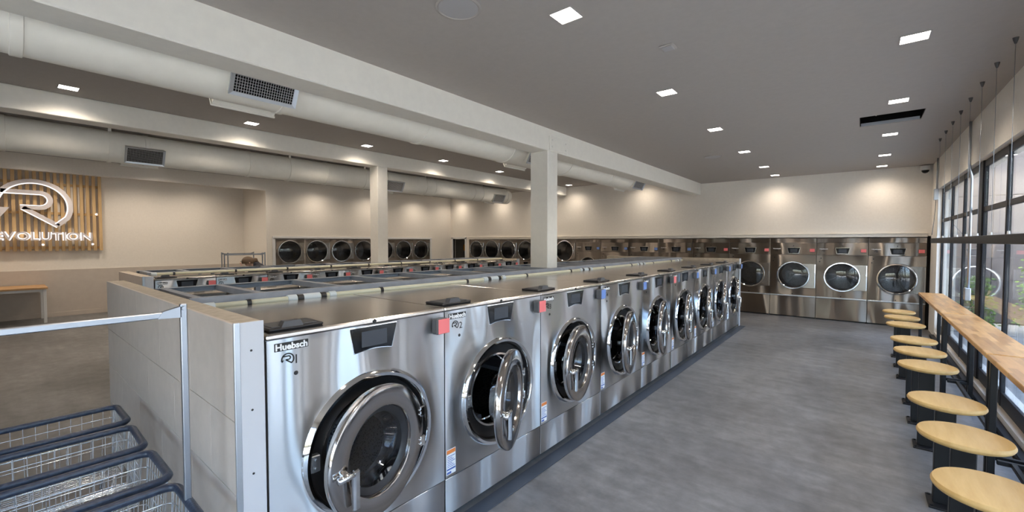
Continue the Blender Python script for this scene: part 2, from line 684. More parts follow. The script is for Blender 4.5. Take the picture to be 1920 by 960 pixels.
for wi, (x0, x1) in enumerate(BW):
    w = bpy.data.objects.new('window_%d' % (wi + 5), None)
    COL.objects.link(w)
    w['kind'] = 'structure'
    w.location = (x0, YB - .08, 0)
    L = x1 - x0
    for nm, z0, z1 in (('top_rail', 2.64, 2.72), ('bottom_rail', 0, .14), ('transom', ZT, ZT + .06)):
        MB().box(0, L, -.03, .03, z0, z1, .004).build(nm, 'dark_frame', w)
    for k in range(5):
        c = min(max(L * k / 4, .035), L - .035)
        MB().box(c - .035, c + .035, -.04, .04, 0, 2.72, .004).build('mullion', 'dark_frame', w)
        if k < 4:
            for z0, z1 in ((.13, ZT + .01), (ZT + .05, 2.65)):
                MB().box(L * k / 4 + .03, L * (k + 1) / 4 - .03, -.004, .004, z0, z1).build('pane', 'window_glass', w)
for y0 in (7.50, 4.06, .62):
    MB().box(1.09, 1.135, y0, y0 + .22, .1, 2.72, .004).build('column', 'dark_frame', kind='structure')
MB().box(.985, XR, YB, 10.95, 0, .05, .006).build('baseboard_right', 'dark_frame', kind='structure')

# outside
MB().box(XR + .25, 60, -40, 60, -.25, -.08).build('ground', 'pavement', kind='structure')
MB().box(-40, XR + .25, -40, YB - .3, -.25, -.08).build('ground', 'pavement', kind='structure')
for y0, y1, h in ((5.0, 6.6, 9.0), (9.6, 12.2, 8.2), (17.0, 21.0, 9.5), (26, 32, 9.0), (-9, -2, 6.5)):  # unseen dark blocks, added so the washer fronts reflect dark bands
    MB().box(9.5, 15, y0, y1, -.1, h, .05).build('exterior_wall', 'reflection_block', kind='structure')
wing = MB().box(1.35, 9.5, 14.3, 14.6, -.1, 4.7).build('exterior_wall', 'facade', kind='structure')
for k in range(9):
    for j in range(5):
        MB().box(1.36 + k * .9, 1.36 + k * .9 + .888, 14.27, 14.30, -.05 + j * .95, -.05 + j * .95 + .938, .004).build('panel', 'facade', wing)

# ------------------------------------------------------------------ washing machines


def trapezoid(y0, y1, y2, y3, z1, z0, x0, x1, sag=.012):
    """top edge y0..y1 at z1, bottom edge y3..y2 at z0 slightly arched"""
    pts = [(y0, z1), (y1, z1)]
    for i in range(9):
        t = i / 8
        pts.append((y2 + (y3 - y2) * t, z0 + sag * math.sin(PI * t) - 0))
    return MB().prism(pts, x0, x1, 'x')


def nameplate(parent, y0, z0, w, h, plate=True, ink='white_ink'):
    if plate:
        p = MB().box(0, .003, y0, y0 + w, z0, z0 + h, .001).build('nameplate', 'black_ink', parent)
    t = text_mb('Huebsch', h, .0015, h * .035)
    a0, a1 = bounds(t, 1)
    c0, c1 = bounds(t, 2)
    sx, sz = (w * .94) / (a1 - a0), (h * .82) / (c1 - c0)
    t.v = [(x + .0035, y0 + w * .03 + (y - a0) * sx, z0 + h * .09 + (z - c0) * sz) for x, y, z in t.v]
    return t.build('lettering', ink, p if plate else parent)


def make_washer(W, H, cy, cz, R, disp, plate, reader, hatch, D=1.05):
    t = thing('washing_machine', '', 'washing machine')
    k = R / .375
    zl = .285 if W > .9 else .25
    b = MB()
    b.box(-D, -.012, .004, .016, .06, H - .026)
    b.box(-D, -.012, W - .016, W - .004, .06, H - .026)
    b.box(-D, -.012, .004, W - .004, .06, .075)
    b.build('cabinet', 'steel_side', t)
    MB().box(-D, -D + .012, .01, W - .01, .06, H - .026, .003).build('rear_panel', 'galvanised', t)
    MB().box(-D + .05, -.07, .02, W - .02, 0, .06).build('plinth', 'rubber', t)
    MB().holeplate(.004, W - .004, zl, H - .027, cy, cz, R - .03, -.012, 0).build('front_panel', 'steel_front', t)
    MB().box(-.012, 0, .004, W - .004, .05, zl - .005, .002).build('lower_panel', 'steel_front', t)
    MB().box(-D, .006, .002, W - .002, H - .024, H, .006).build('top_panel', 'steel_top', t)
    r = R
    MB().lathe([(r - .042 * k, -.01), (r - .04 * k, .006), (r - .030 * k, .020), (r - .014 * k, .022), (r - .004 * k, .012), (r, .006), (r + .004 * k, 0)], (0, cy, cz), 'x', 72).build('door_ring', 'chrome', t)
    ri = r - .040 * k
    MB().lathe([(ri, .0), (ri - .008, -.03), (ri - .03 * k, -.048), (ri - .085 * k, -.052), (ri - .095 * k, -.07), (ri - .10 * k, -.12)], (0, cy, cz), 'x', 64).build('gasket', 'rubber', t)
    MB().lathe([(ri - .078 * k, -.053), (ri - .080 * k, -.042), (ri - .092 * k, -.040), (ri - .098 * k, -.048), (ri - .10 * k, -.10)], (0, cy, cz), 'x', 56).build('tub_rim', 'door_steel', t)
    rd = ri - .05 * k
    dr = MB().lathe([(rd - .05 * k, -.12), (rd, -.14), (rd, -D * .52), (rd - .04, -D * .55), (0, -D * .57)], (0, cy, cz), 'x', 48).build('drum', 'drum', t)
    for j in range(3):
        a = 2 * PI * j / 3 + .3
        c, q = math.cos(a), math.sin(a)
        b = MB()
        pts = [(rd, -.05), (rd - .075 * k, -.018), (rd - .075 * k, .018), (rd, .05)]
        b.prism([(cy + c * u - q * w_, cz + q * u + c * w_) for u, w_ in pts], -D * .5, -.16, 'x')
        b.build('lifter', 'galvanised', dr)
    MB().lathe([(rd - .055 * k, -.135), (rd - .048 * k, -.128), (rd - .040 * k, -.135)], (0, cy, cz), 'x', 48).build('drum_lip', 'chrome', t)
    # latch bracket in the ring
    b = MB()
    b.box(-.03, .004, cy - ri + .004, cy - ri + .045, cz - .035, cz + .045, .004)
    for zz in (-.015, .025):
        b.lathe([(0, .012), (.006, .012), (.006, 0)], (0, cy - ri + .022, cz + zz), 'x', 8)
    b.build('latch', 'galvanised', t)
    # door, hinged on its far side
    hy = cy + ri - .005
    door = bpy.data.objects.new('door', None)
    ro, rw = ri - .012 * k, .215 * k
    dy = -(hy - cy)
    door = MB().lathe([(ro - .004, -.018), (ro, -.012), (ro, .018), (ro - .003, .0235), (ro - .009, .026), (rw + .012, .026), (rw + .004, .022), (rw, .010), (rw - .004, -.018), (ro - .004, -.018)], (0, dy, 0), 'x', 72).build('door', 'door_steel', t, (.016, hy, cz))
    MB().lathe([(rw - .002, .004), (rw - .012 * k, .002), (rw - .034 * k, -.012), (rw - .036 * k, -.04)], (0, dy, 0), 'x', 56).build('window_bezel', 'black_plastic', door)
    MB().lathe([(rw - .034 * k, -.014), (rw - .06 * k, -.022), (rw * .5, -.034), (rw * .25, -.039), (0, -.04)], (0, dy, 0), 'x', 48).build('door_glass', 'door_glass', door)
    MB().lathe([(rw - .036 * k, -.04), (rw - .05 * k, -.075), (rw - .06 * k, -.10), (rw - .075 * k, -.102)], (0, dy, 0), 'x', 48).build('bowl_rim', 'bowl_glass', door)
    b = MB()
    hx, hz = dy - .245 * k, -.012
    b.lathe([(0, .055), (.018, .055), (.021, .048), (.021, .02)], (0, hx, hz), 'x', 18)
    b.tube([(.050, hx - .055 * k, hz + .004), (.051, hx, hz), (.051, hx + .045 * k, hz - .003)], .0155 * k, 12)
    b.box(.038, .066, hx + .022 * k, hx + .062 * k, hz - .175 * k, hz + .016, .009)
    b.build('door_handle', 'chrome', door)
    for zz in (.085, -.085):
        b = MB()
        b.box(-.012, .03, dy + ro - .03 * k, dy + ro + .012, zz * k - .03, zz * k + .03, .006)
        for d in (-.012, .012):
            b.lathe([(0, .033), (.005, .033), (.006, .026)], (0, dy + ro - .03 * k, zz * k + d), 'x', 8)
        b.build('hinge', 'chrome', door)
    # control panel
    y0, y1, y2, y3, z1, z0 = disp
    e = .005
    trapezoid(y0 - e, y1 + e, y2 + e, y3 - e, z1 + e, z0 - e, 0, .003).build('panel_bezel', 'chrome', t)
    cp = trapezoid(y0, y1, y2, y3, z1, z0, .003, .008).build('control_panel', 'display_glass', t)
    wd = y1 - y0
    MB().box(.008, .009, y0 + wd * .22, y0 + wd * .77, z1 - .100 * (wd / .27), z1 - .02).build('screen', 'screen', cp)
    MB().lathe([(0, .004), (.008, .004), (.011, .001), (.012, 0)], (.006, (y0 + y1) / 2, H - .012), 'x', 16).build('camera_eye', 'rubber', t)
    # card reader with its sale tag
    y0, y1, z0, z1 = reader
    rb = MB().box(0, .055, y0, y1, z0, z1, .008).build('card_reader', 'grey_plastic', t)
    MB().box(.055, .058, y0 + .008, y1 + .006, z0 + .004, z1 - .002, .001).build('tag', 'pink_tag', rb)
    nameplate(t, *plate)
    MB().lathe([(0, .004), (.007, .004), (.010, 0)], (0, plate[0] + .091 * min(1, W), H - .19), 'x', 16).build('lock', 'rubber', t)
    s = MB().box(0, .001, .012, .088, zl + .018, zl + .175).build('warning_label', 'paper', t)
    MB().box(.001, .0015, .014, .086, zl + .148, zl + .172).build('orange_heading', 'orange_print', s)
    b = MB()
    for j in range(7):
        b.box(.001, .0015, .018, .082 - .012 * (j % 3), zl + .064 + j * .011, zl + .068 + j * .011)
    b.box(.001, .0015, .014, .086, zl + .045, zl + .056)
    b.box(.001, .0015, .014, .050, zl + .022, zl + .036)
    b.build('printed_lines', 'blue_print', s)
    # soap hatch
    x0, x1, y0, y1 = hatch
    h = MB().box(x0, x1, y0, y1, H, H + .014, .006).build('soap_hatch', 'black_plastic', t)
    MB().box(x0 + .02, x1 - .02, y0 + .02, y1 - .02, H + .012, H + .018, .004).build('hatch_lid', 'grey_plastic', h)
    b = MB()
    yc = y0 + (y1 - y0) * .42
    b.prism([(yc - .05, H + .012), (yc + .05, H + .012), (yc + .036, H + .040), (yc - .036, H + .040)], x1 - .045, x1 - .005, 'x')
    b.build('hatch_handle', 'grey_plastic', h)
    return t


def number_decal(t, num, y0, z0):
    b = logo_mb(y0 + .028, z0 + .024, .045, .13, 0.0005, .0016)
    if num:
        tx = text_mb(num, .058, .001)
        a0, a1 = bounds(tx, 1)
        shift(tx, .001, y0 + .062 - a0, z0 - .001)
        b.add(tx.v, tx.f)
    return b.build('number_decal', 'black_ink', t)


def set_tag(t, m):
    for c in t.children:
        if c.name.startswith('card_reader'):
            for g in c.children:
                g.material_slots[0].link = 'OBJECT'
                g.material_slots[0].material = MATS[m]


def open_door(t, deg, dy=0.):
    for c in t.children:
        if c.name.split('.')[0] == 'door':
            c.location.y += dy
            c.rotation_euler = (0, 0, math.radians(deg))   # hinge on the +y side: the near edge swings out


XW, YW, WW, HW = -1.96, .729, 1.0075, 1.352
washer = snapshot(make_washer(WW, HW, .52, .705, .375, (.388, .658, .626, .412, 1.314, 1.190), (.034, 1.272, .147, .036), (.905, .992, 1.206, 1.298), (-.22, -.045, .03, .28)))
angles = [(13, -.04), (25, -.11), (10, -.05), (14, -.07), (12, -.075), (12, -.09), (13, -.07), (12, -.09), (12, -.08)]
wl_desc = ['big stainless washer numbered 1, pink tag, door just ajar, beside the tiled end wall',
           'big stainless washer numbered 2, pink tag, round door swung partly open',
           'big stainless washer numbered 3, blue tag, third from the tiled end wall',
           'big stainless washer fourth from the tiled end wall, blue tag, door open',
           'big stainless washer fifth in the front row, the pink tag hanging askew',
           'big stainless washer sixth in the front row, blue tag, door open',
           'big stainless washer seventh in the front row, blue tag, door open',
           'big stainless washer eighth in the front row, next to last, door open',
           'big stainless washer ninth and last in the front row, at the aisle end']
row1 = []
for i in range(9):
    o = washer if i == 0 else copy_tree(washer)
    row1.append(o)
for i, o in enumerate(row1):
    o.location = (XW, YW + i * WW, 0)
    tag(o, wl_desc[i], 'washing machine', 'big washers facing the window counter')
    open_door(o, *angles[i])
    set_tag(o, 'pink_tag' if i in (0, 1, 4) else 'blue_tag')
for i, o in enumerate(row1):
    number_decal(o, str(i + 1), .062, 1.207)
# the middle island: smaller washers
X2, Y2, W2, H2 = -6.9, 1.29, .6635, 1.285
small = snapshot(make_washer(W2, H2, .335, .66, .26, (.222, .452, .425, .243, 1.25, 1.145), (.022, 1.21, .105, .028), (.552, .638, 1.15, 1.23), (-.17, -.035, .03, .24), .46))
MB_small = number_decal(small, '', .03, 1.153)
CH_MAP[small].append(MB_small)
CH_MAP[MB_small] = []
row2 = [small] + [copy_tree(small) for i in range(10)]
for i, o in enumerate(row2):
    o.location = (X2, Y2 + i * W2, 0)
    tag(o, 'smaller stainless washer in the middle island, %s from its end wall' % ORD[i], 'washing machine', 'small washers of the middle island')

back = []
for i in range(13):
    o = copy_tree(small)
    back.append(o)
    o.location = (-5.07, YW + (i + 1) * W2, 0)
    o.rotation_euler = (0, 0, PI)
    tag(o, 'smaller washer in the near island rear row, %s from the tiled end wall' % ORD[i], 'washing machine', 'rear row washers of the near island')

# ------------------------------------------------------------------ island end walls, frames, pipes


def end_wall(x0, x1, y0, y1, ztop, name='end_wall', tiles=True):
    b = MB()
    b.box(x0, x1, y0 + .012, y1 - .002, 0, ztop - .004)
    w = b.build(name, 'board_edge', kind='structure')
    MB().box(x1, x1 + .006, y0 + .02, y1, 0, ztop, .002).build('end_sheet', 'end_board', w)
    b = MB()
    b.box(x1 - .004, x1 + .008, y0 - .001, y0 + .022, 0, ztop + .002, .002)
    b.build('corner_bead', 'galvanised', w)
    if tiles:
        rows = [0, .095, .40, .705, 1.013, ztop - .002]
        for j in range(len(rows) - 1):
            off = .3 if j % 2 else 0.
            x = x1 - .004
            first = True
            while x > x0 + .01:
                xx = max(x0, x - (.61 - off if first and off else .61))
                MB().box(xx + .0015, x - .0015, y0, y0 + .014, rows[j] + .0015, rows[j + 1] - .0015, .0015).build('tile', 'tile_beige', w)
                x = xx
                first = False
    return w


ew = end_wall(-4.97, XW, .61, .722, 1.42)
b = MB()
for zz in (1.30, 1.05, .78, .5):
    b.lathe([(0, .0085), (.004, .0085), (.005, .006)], (XW, .672, zz), 'x', 8)
b.build('screw', 'black_ink', ew)
ew2 = end_wall(-4.97, XW, YW + 9 * WW + .004, YW + 9 * WW + .115, 1.41, tiles=False)
ew3 = end_wall(-8.45, X2, 1.17, 1.28, 1.32)
ew4 = end_wall(-8.45, X2, Y2 + 11 * W2 + .004, Y2 + 11 * W2 + .115, 1.32, tiles=False)


t = MB().box(XW + .002, XW + .115, YW - .12, YW + 9 * WW + .1, 0, .006, .002).build('plinth_shade_strip', 'plinth_shade')  # flat dark strip in place of the recessed plinth and its shade
tag(t, 'flat dark strip standing in for the shaded plinth recess of the big washers', 'shade strip')


def channel_frame(xn, xf, y0, y1, zt, pitch, first, label, lift):
    """ladder of steel channels lying over the gap between two rows of machines"""
    t = thing('pipe_rack_frame', label, 'steel frame', ((xn + xf) / 2, y0, 0))
    ox, oy = (xn + xf) / 2, y0
    def C(b, x0, x1, ya, yb, z0, z1, side):
        # C channel: web and two lips
        if side == 'y':
            s = 1 if x1 > 0 else -1
        b.box(x0, x1, ya, yb, z0, z1, .003)
    for xx in (xn, xf):
        b = MB()
        s = 1 if xx == xn else -1
        x = xx - ox
        b.box(x - .003, x + .003, 0, y1 - y0, zt - .043, zt, .001)
        b.box(x - s * .045, x, 0, y1 - y0, zt - .006, zt, .001)
        b.box(x - s * .045, x, 0, y1 - y0, zt - .043, zt - .037, .001)
        b.build('rail', 'grey_channel', t)
    ys = [y0 + .03]
    while first < y1 - .1:
        ys.append(first)
        first += pitch
    first = ys[1]
    for y in ys + [y1 - .05]:
        b = MB()
        b.box(xf - ox + .004, xn - ox - .004, y - oy - .003, y - oy + .003, zt - .043, zt - .001, .001)
        b.box(xf - ox + .004, xn - ox - .004, y - oy, y - oy + .045, zt - .007, zt - .001, .001)
        b.box(xf - ox + .004, xn - ox - .004, y - oy, y - oy + .045, zt - .043, zt - .037, .001)
        b.build('rung', 'grey_channel', t)
    y = first + .3
    while y < y1:
        for xx in (xn, xf):
            s = 1 if xx == xn else -1
            MB().box(xx - ox - s * .042, xx - ox - s * .004, y - oy - .02, y - oy + .02, 0, zt - .043, .003).build('post', 'grey_channel', t)
        y += 2.4
    return t


channel_frame(-3.10, -3.99, .74, 9.72, 1.412, .582, 1.12, 'long grey steel ladder frame over the near island of washers', 0)
channel_frame(-7.37, -8.02, 1.30, 8.5, 1.341, .58, 1.75, 'grey steel ladder frame over the middle island of smaller washers', 0)


def water_pipe(x, y0, y1, z, r, label, seed, joints=True):
    t = thing('water_pipe', label, 'pipe', (x, y0, z))
    L = y1 - y0
    MB().tube([(0, 0, 0), (0, L, 0)], r, 14).build('pipe_run', 'cream_pipe', t)
    MB().lathe([(0, -.006), (r + .006, -.006), (r + .007, .05), (r, .055)], (0, 0, 0), 'y', 14).build('end_coupling', 'pale_coupling', t)
    y = .24
    k = 0
    while y < L - .3:
        MB().lathe([(r, -.012), (r + .006, -.012), (r + .006, .012), (r, .012)], (0, y, 0), 'y', 14).build('clamp', 'black_plastic', t)
        if joints and k % 2 == 0:
            for d, m, w in ((.27, 'pale_coupling', .03), (.325, 'black_plastic', .02), (.38, 'pale_coupling', .035), (.44, 'pale_coupling', .025), (.49, 'black_plastic', .018), (.56, 'pale_coupling', .025)):
                if y + d < L - .1:
                    MB().lathe([(r, -w), (r + .008, -w), (r + .008, w), (r, w)], (0, y + d, 0), 'y', 14).build('coupling' if m[0] == 'p' else 'clamp', m, t)
        k += 1
        y += .98 if joints else .75
    return t


water_pipe(-3.055, .80, 9.6, 1.357, .020, 'cream water pipe with couplings along the backs of the big washers', 1)
water_pipe(-3.25, .78, 9.6, 1.345, .016, 'thinner cream pipe behind the jointed pipe, under the near frame', 2, False)
water_pipe(-7.335, 1.34, 8.5, 1.318, .018, 'cream water pipe along the backs of the smaller washers', 3, False)

# ------------------------------------------------------------------ dryers


def dryer_door(t, cy, cz, R, plate_to, pz0, pz1):
    d = MB().lathe([(R - .045, -.006), (R - .042, .018), (R - .03, .030), (R - .012, .030), (R - .002, .016), (R, 0)], (0, cy, cz), 'x', 56).build('door', 'chrome', t)
    MB().lathe([(R - .044, .010), (R * .62, .026), (R * .3, .034), (0, .036)], (0, cy, cz), 'x', 40).build('door_glass', 'door_glass', d)
    MB().lathe([(R - .036, .004), (R - .055, .010), (R - .06, -.03)], (0, cy, cz), 'x', 40).build('door_seal', 'rubber', d)
    h = (pz1 - pz0) / 2
    zc = (pz0 + pz1) / 2
    a1, a0 = math.asin(min(.99, (pz1 - cz) / R)), math.asin(max(-.99, (pz0 - cz) / R))
    pts = [(cy + (R - .004) * math.cos(a0 + (a1 - a0) * i / 14), cz + (R - .004) * math.sin(a0 + (a1 - a0) * i / 14)) for i in range(15)]
    vs, fs = [], []
    for x in (.002, .018):
        for a, z in pts:
            vs += [(x, a, z), (x, plate_to, z)]
    n = len(pts)
    for i in range(n - 1):
        o = 2 * n
        fs += [(2 * i, 2 * i + 1, 2 * i + 3, 2 * i + 2), (o + 2 * i, o + 2 * i + 2, o + 2 * i + 3, o + 2 * i + 1), (2 * i + 1, o + 2 * i + 1, o + 2 * i + 3, 2 * i + 3)]
    fs += [(0, 1, 2 * n + 1, 2 * n), (2 * n - 2, 4 * n - 2, 4 * n - 1, 2 * n - 1)]
    MB().add(vs, fs).build('hinge_plate', 'steel_plate', d)
    MB().box(.018, .03, plate_to - .022, plate_to - .004, pz0 + .01, pz1 - .01, .004).build('pull_edge', 'chrome', d)
    dr = MB().lathe([(R - .05, -.02), (R - .035, -.03), (R - .035, -.55), (0, -.58)], (0, cy, cz), 'x', 40).build('drum', 'drum', t)
    return d


def shell(t, W, H, D=.95):
    b = MB()
    b.box(-D, -.01, .003, .012, .03, H)
    b.box(-D, -.01, W - .012, W - .003, .03, H)
    b.box(-D, -.01, .003, W - .003, H - .012, H)
    b.box(-D, -D + .01, .003, W - .003, .03, H)
    b.build('cabinet', 'steel_side', t)
    MB().box(-D + .02, -.05, .01, W - .01, 0, .03).build('plinth', 'rubber', t)


def make_dryer():
    W, H = .9, 1.84
    t = thing('tumble_dryer', '', 'dryer')
    shell(t, W, H)
    MB().box(-.01, 0, .003, W - .003, 1.737, H, .002).build('header_panel', 'steel_dryer', t)
    MB().box(-.01, .003, .003, W - .003, 1.462, 1.733, .002).build('control_fascia', 'steel_dryer', t)
    MB().holeplate(.003, W - .003, .518, 1.458, .46, .98, .30, -.01, 0, 56).build('front_panel', 'steel_dryer', t)
    MB().box(-.02, .012, .003, W - .003, .492, .516, .003).build('kick_rail', 'galvanised', t)
    MB().box(-.01, 0, .003, W - .003, .03, .488, .002).build('lower_panel', 'steel_dryer', t)
    dryer_door(t, .46, .98, .33, .893, .697, 1.254)
    trapezoid(.334, .596, .566, .364, 1.624, 1.488, 0, .005, .004).build('panel_bezel', 'chrome', t)
    cp = trapezoid(.341, .589, .560, .370, 1.618, 1.494, .005, .009, .004).build('control_panel', 'display_glass', t)
    MB().box(.009, .010, .395, .535, 1.515, 1.595).build('screen', 'screen', cp)
    MB().lathe([(0, .006), (.008, .006), (.011, .003)], (0, .46, 1.665), 'x', 12).build('camera_eye', 'rubber', t)
    for y, z in ((.06, 1.31), (.085, 1.39), (.45, .545)):
        MB().lathe([(0, .004), (.010, .004), (.012, 0)], (0, y, z), 'x', 10).build('screw_cap', 'rubber', t)
    rb = MB().box(.003, .035, .772, .862, 1.525, 1.60, .006).build('card_reader', 'grey_plastic', t)
    MB().box(.035, .038, .776, .866, 1.528, 1.598, .001).build('tag', 'pink_tag', rb)
    o = nameplate(t, .05, 1.585, .16, .026, False)
    o.location.x = .003
    return t


def make_stack(W):
    H = 1.84
    t = thing('stacked_dryer', '', 'dryer')
    shell(t, W, H)
    c = W * .5 - .01
    MB().holeplate(.003, W - .003, 1.07, H - .004, c, 1.465, .325, -.01, 0, 56).build('upper_panel', 'steel_dryer', t)
    MB().box(-.01, .003, .003, W - .003, .955, 1.066, .002).build('control_fascia', 'steel_dryer', t)
    MB().holeplate(.003, W - .003, .10, .95, c, .53, .325, -.01, 0, 56).build('lower_panel', 'steel_dryer', t)
    dryer_door(t, c, 1.465, .352, W - .008, 1.20, 1.73)
    dryer_door(t, c, .53, .352, W - .008, .265, .795)
    trapezoid(c - .10, c + .10, c + .08, c - .08, 1.052, .97, .003, .008, .003).build('control_panel', 'display_glass', t)
    return t


dryer = snapshot(make_dryer())
dl = [dryer] + [copy_tree(dryer) for i in range(8)]
for i, o in enumerate(dl):      # i = 0 at the window wall
    o.location = (.1 - .9 * i, YF, 0)
    o.rotation_euler = (0, 0, -PI / 2)
    tag(o, 'wide stainless dryer on the far wall, %s, %s tag' % ('nearest the window wall' if i == 0 else ORD[i] + ' from the window wall', 'pink' if i < 5 else 'blue'), 'dryer', 'wide dryers along the far wall')
    set_tag(o, 'pink_tag' if i < 5 else 'blue_tag')
for o in dl:
    d = logo_mb(.125, 1.55, .045, .14, .003, .0045).build('number_decal', 'black_ink', o)
stack = snapshot(make_stack(.8))
sl = [stack] + [copy_tree(stack) for i in range(6)]
for i, o in enumerate(sl):
    o.location = (XL2, 5.145 + .8 * i, 0)
    tag(o, 'round-windowed stacked dryer built into the beige side wall, %s from the alcove corner' % ORD[i], 'dryer', 'dryers built into the side wall')
for i in range(6):
    o = copy_tree(stack)
    o.location = (-11.90 + .8 * i, YF, 0)
    o.rotation_euler = (0, 0, -PI / 2)
    tag(o, 'narrower stacked dryer on the far wall, %s after the utility doorway' % ORD[i], 'dryer', 'stacked dryers along the far wall')

# things glimpsed in the utility doorway
t = thing('utility_tank', 'orange-topped tank inside the small utility doorway', 'tank', (-12.62, 12.55, 0))
MB().lathe([(0, .0), (.20, 0), (.22, .04), (.22, 1.35), (.19, 1.40)], (0, 0, 0), 'z', 24).build('tank_body', 'grey_plastic', t)
MB().lathe([(.19, 1.40), (.23, 1.42), (.23, 1.62), (.15, 1.70), (0, 1.70)], (0, 0, 0), 'z', 24).build('tank_cap', 'orange_plastic', t)
t = MB().tube([(-12.3, 12.45, 3.0), (-12.3, 12.45, 1.75), (-12.33, 12.45, 1.66), (-12.37, 12.45, 1.60)], .045, 12).build('drain_pipe', 'pvc_white')
tag(t, 'pale bent drain pipe inside the utility doorway', 'pipe')

# ------------------------------------------------------------------ ducts


def air_duct(xc, zc, r, y0, y1, gys, label, straps):
    t = thing('air_duct', label, 'duct', (xc, y0, zc))
    L = y1 - y0
    MB().lathe([(0, 0), (r, 0), (r, L), (r - .02, L), (0, L)], (0, 0, 0), 'y', 48).build('duct_run', 'duct_paint', t)
    y = .48
    while y < L:
        MB().lathe([(r, -.03), (r + .009, -.026), (r + .009, .026), (r, .03)], (0, y, 0), 'y', 48).build('seam_band', 'duct_paint', t)
        y += 1.52
    for s in straps:
        MB().lathe([(r, -.022), (r + .012, -.022), (r + .012, .022), (r, .022)], (0, s - y0, 0), 'y', 40).build('strap', 'duct_paint', t)
        MB().box(r * .5, r * .5 + .02, s - y0 - .018, s - y0 + .018, r * .8, ZC2 - zc).build('hanger', 'duct_paint', t)
    for gy in gys:
        for ang in (-28, 208):
            g = bpy.data.objects.new('grille', None)
            w, h = .50, .27
            b = MB()
            # frame with sloping border, in local xz with +z outward
            o = [(-w / 2, -h / 2), (w / 2, -h / 2), (w / 2, h / 2), (-w / 2, h / 2)]
            ii = [(a * .88, c * .80) for a, c in o]
            vs = [(a, c, 0) for a, c in o] + [(a, c, .018) for a, c in o] + [(a, c, .006) for a, c in ii] + [(a, c, -.03) for a, c in ii]
            fs = []
            for q in range(3):
                for i in range(4):
                    j = (i + 1) % 4
                    fs.append((q * 4 + i, q * 4 + j, (q + 1) * 4 + j, (q + 1) * 4 + i))
            b.add(vs, fs)
            g = b.build('grille', 'galvanised' if ang == -28 else 'duct_paint', t)
            a = math.radians(ang)
            nx, nz = math.cos(a), math.sin(a)
            rr = r + .035
            # local x -> world y, local y -> tangent, local z -> outward
            tx, tz = -nz, nx
            g.matrix_local = Matrix(((0, tx, nx, nx * rr), (1, 0, 0, gy - y0), (0, tz, nz, nz * rr), (0, 0, 0, 1)))
            b = MB()
            b.box(-w / 2 + .01, w / 2 - .01, -h / 2 + .01, h / 2 - .01, -.16, -.001)
            bx = b.build('boot', 'duct_paint', g)
            MB().box(-w * .44, w * .44, -h * .4, h * .4, -.0012, .0005).build('throat', 'soffit_dark', g)
            b = MB()
            for i in range(25):
                x = -w * .44 + w * .88 * i / 24
                b.box(x - .0012, x + .0012, -h * .4, h * .4, .0005, .006)
            for i in range(11):
                z = -h * .4 + h * .8 * i / 10
                b.box(-w * .44, w * .44, z - .0012, z + .0012, .0008, .007)
            b.build('grille_core', 'speaker_mesh', g)
    return t


air_duct(-4.0, 3.156, .262, -3.4, 9.15, (1.43, 5.2, 8.9), 'white round air duct hung close behind the near ceiling beam', ())
air_duct(-9.2, 3.258, .241, -3.4, 10.9, (1.60, 6.35, 10.25), 'white round air duct hung beyond the second ceiling beam', (-.6, 1.2, 3.9, 5.6, 7.4, 9.6))

# ------------------------------------------------------------------ ceiling lights and fittings


def recessed_light(x, y, z, label, s=.16):
    t = thing('recessed_light', label, 'ceiling light', (x, y, z), 0, 'recessed ceiling lights')
    b = MB()
    o, i = s / 2 + .008, s / 2
    for a in ((-o, o, -o, -i), (-o, o, i, o), (-o, -i, -i, i), (i, o, -i, i)):
        b.box(a[0], a[1], a[2], a[3], -.004, 0)
    b.build('trim', 'ceiling_paint', t)
    MB().box(-i, i, -i, i, -.0015, -.0005).build('lens', 'light_lens', t)
    la = bpy.data.lights.new('lamp', 'SPOT')
    la.energy = LAMP_W * (.65 if y > 11 else 1.0)
    la.color = LAMP_COL
    la.spot_size = math.radians(150)
    la.spot_blend = 1.0
    la.shadow_soft_size = .06
    lo = bpy.data.objects.new('lamp', la)
    COL.objects.link(lo)
    lo.parent = t
    lo.location = (0, 0, -.03)
    return t


LY = [.6, 2.50, 4.42, 6.27, 8.13, 10.0, 11.40]
for k, y in enumerate(LY):
    recessed_light(-1.58, y, ZC, 'recessed light over the washer aisle, %s from the camera in its row' % ORD[k])
    recessed_light(.27, y, ZC, 'recessed light over the stools, %s from the camera in its row' % ORD[k])
    recessed_light(-7.08, y, ZC2, 'recessed light beside the second beam, %s from the camera in its row' % ORD[k])
    recessed_light(-4.78, y, ZC2, 'square recessed light behind the near beam and duct, %s from the camera' % ORD[k])
    recessed_light(-8.35, y, ZC2, 'unseen fill light added behind the second beam, %s from the camera' % ORD[k])  # row added out of sight to brighten the second duct
    recessed_light(-10.15, y, ZC2, 'square recessed light over the far duct, %s from the camera' % ORD[k])
    recessed_light(-12.3, y, ZC2, 'square recessed light along the beige side wall, %s from the camera' % ORD[k])
for k, y in enumerate((-1.8, -.3, 1.1, 2.4, 3.6)):
    wash = recessed_light(-13.75, y, ZC2, 'recessed light inside the alcove, %s from the camera end' % ORD[k])
    for c in wash.children:
        if c.type == 'LIGHT':
            c.data.energy = LAMP_W * 1.15
for k, (x, y) in enumerate([(-2.07, 1.97), (-2.11, 8.25)]):
    t = thing('ceiling_speaker', ['round ceiling speaker close above the first washers', 'small round ceiling speaker far down over the washer row'][k], 'speaker', (x, y, ZC))
    MB().lathe([(.150, 0), (.150, -.006), (.138, -.010), (.128, -.006)], (0, 0, 0), 'z', 40).build('speaker_ring', 'ceiling_paint', t)
    MB().lathe([(.129, -.006), (.08, -.008), (0, -.009)], (0, 0, 0), 'z', 40).build('speaker_grille', 'speaker_mesh', t)
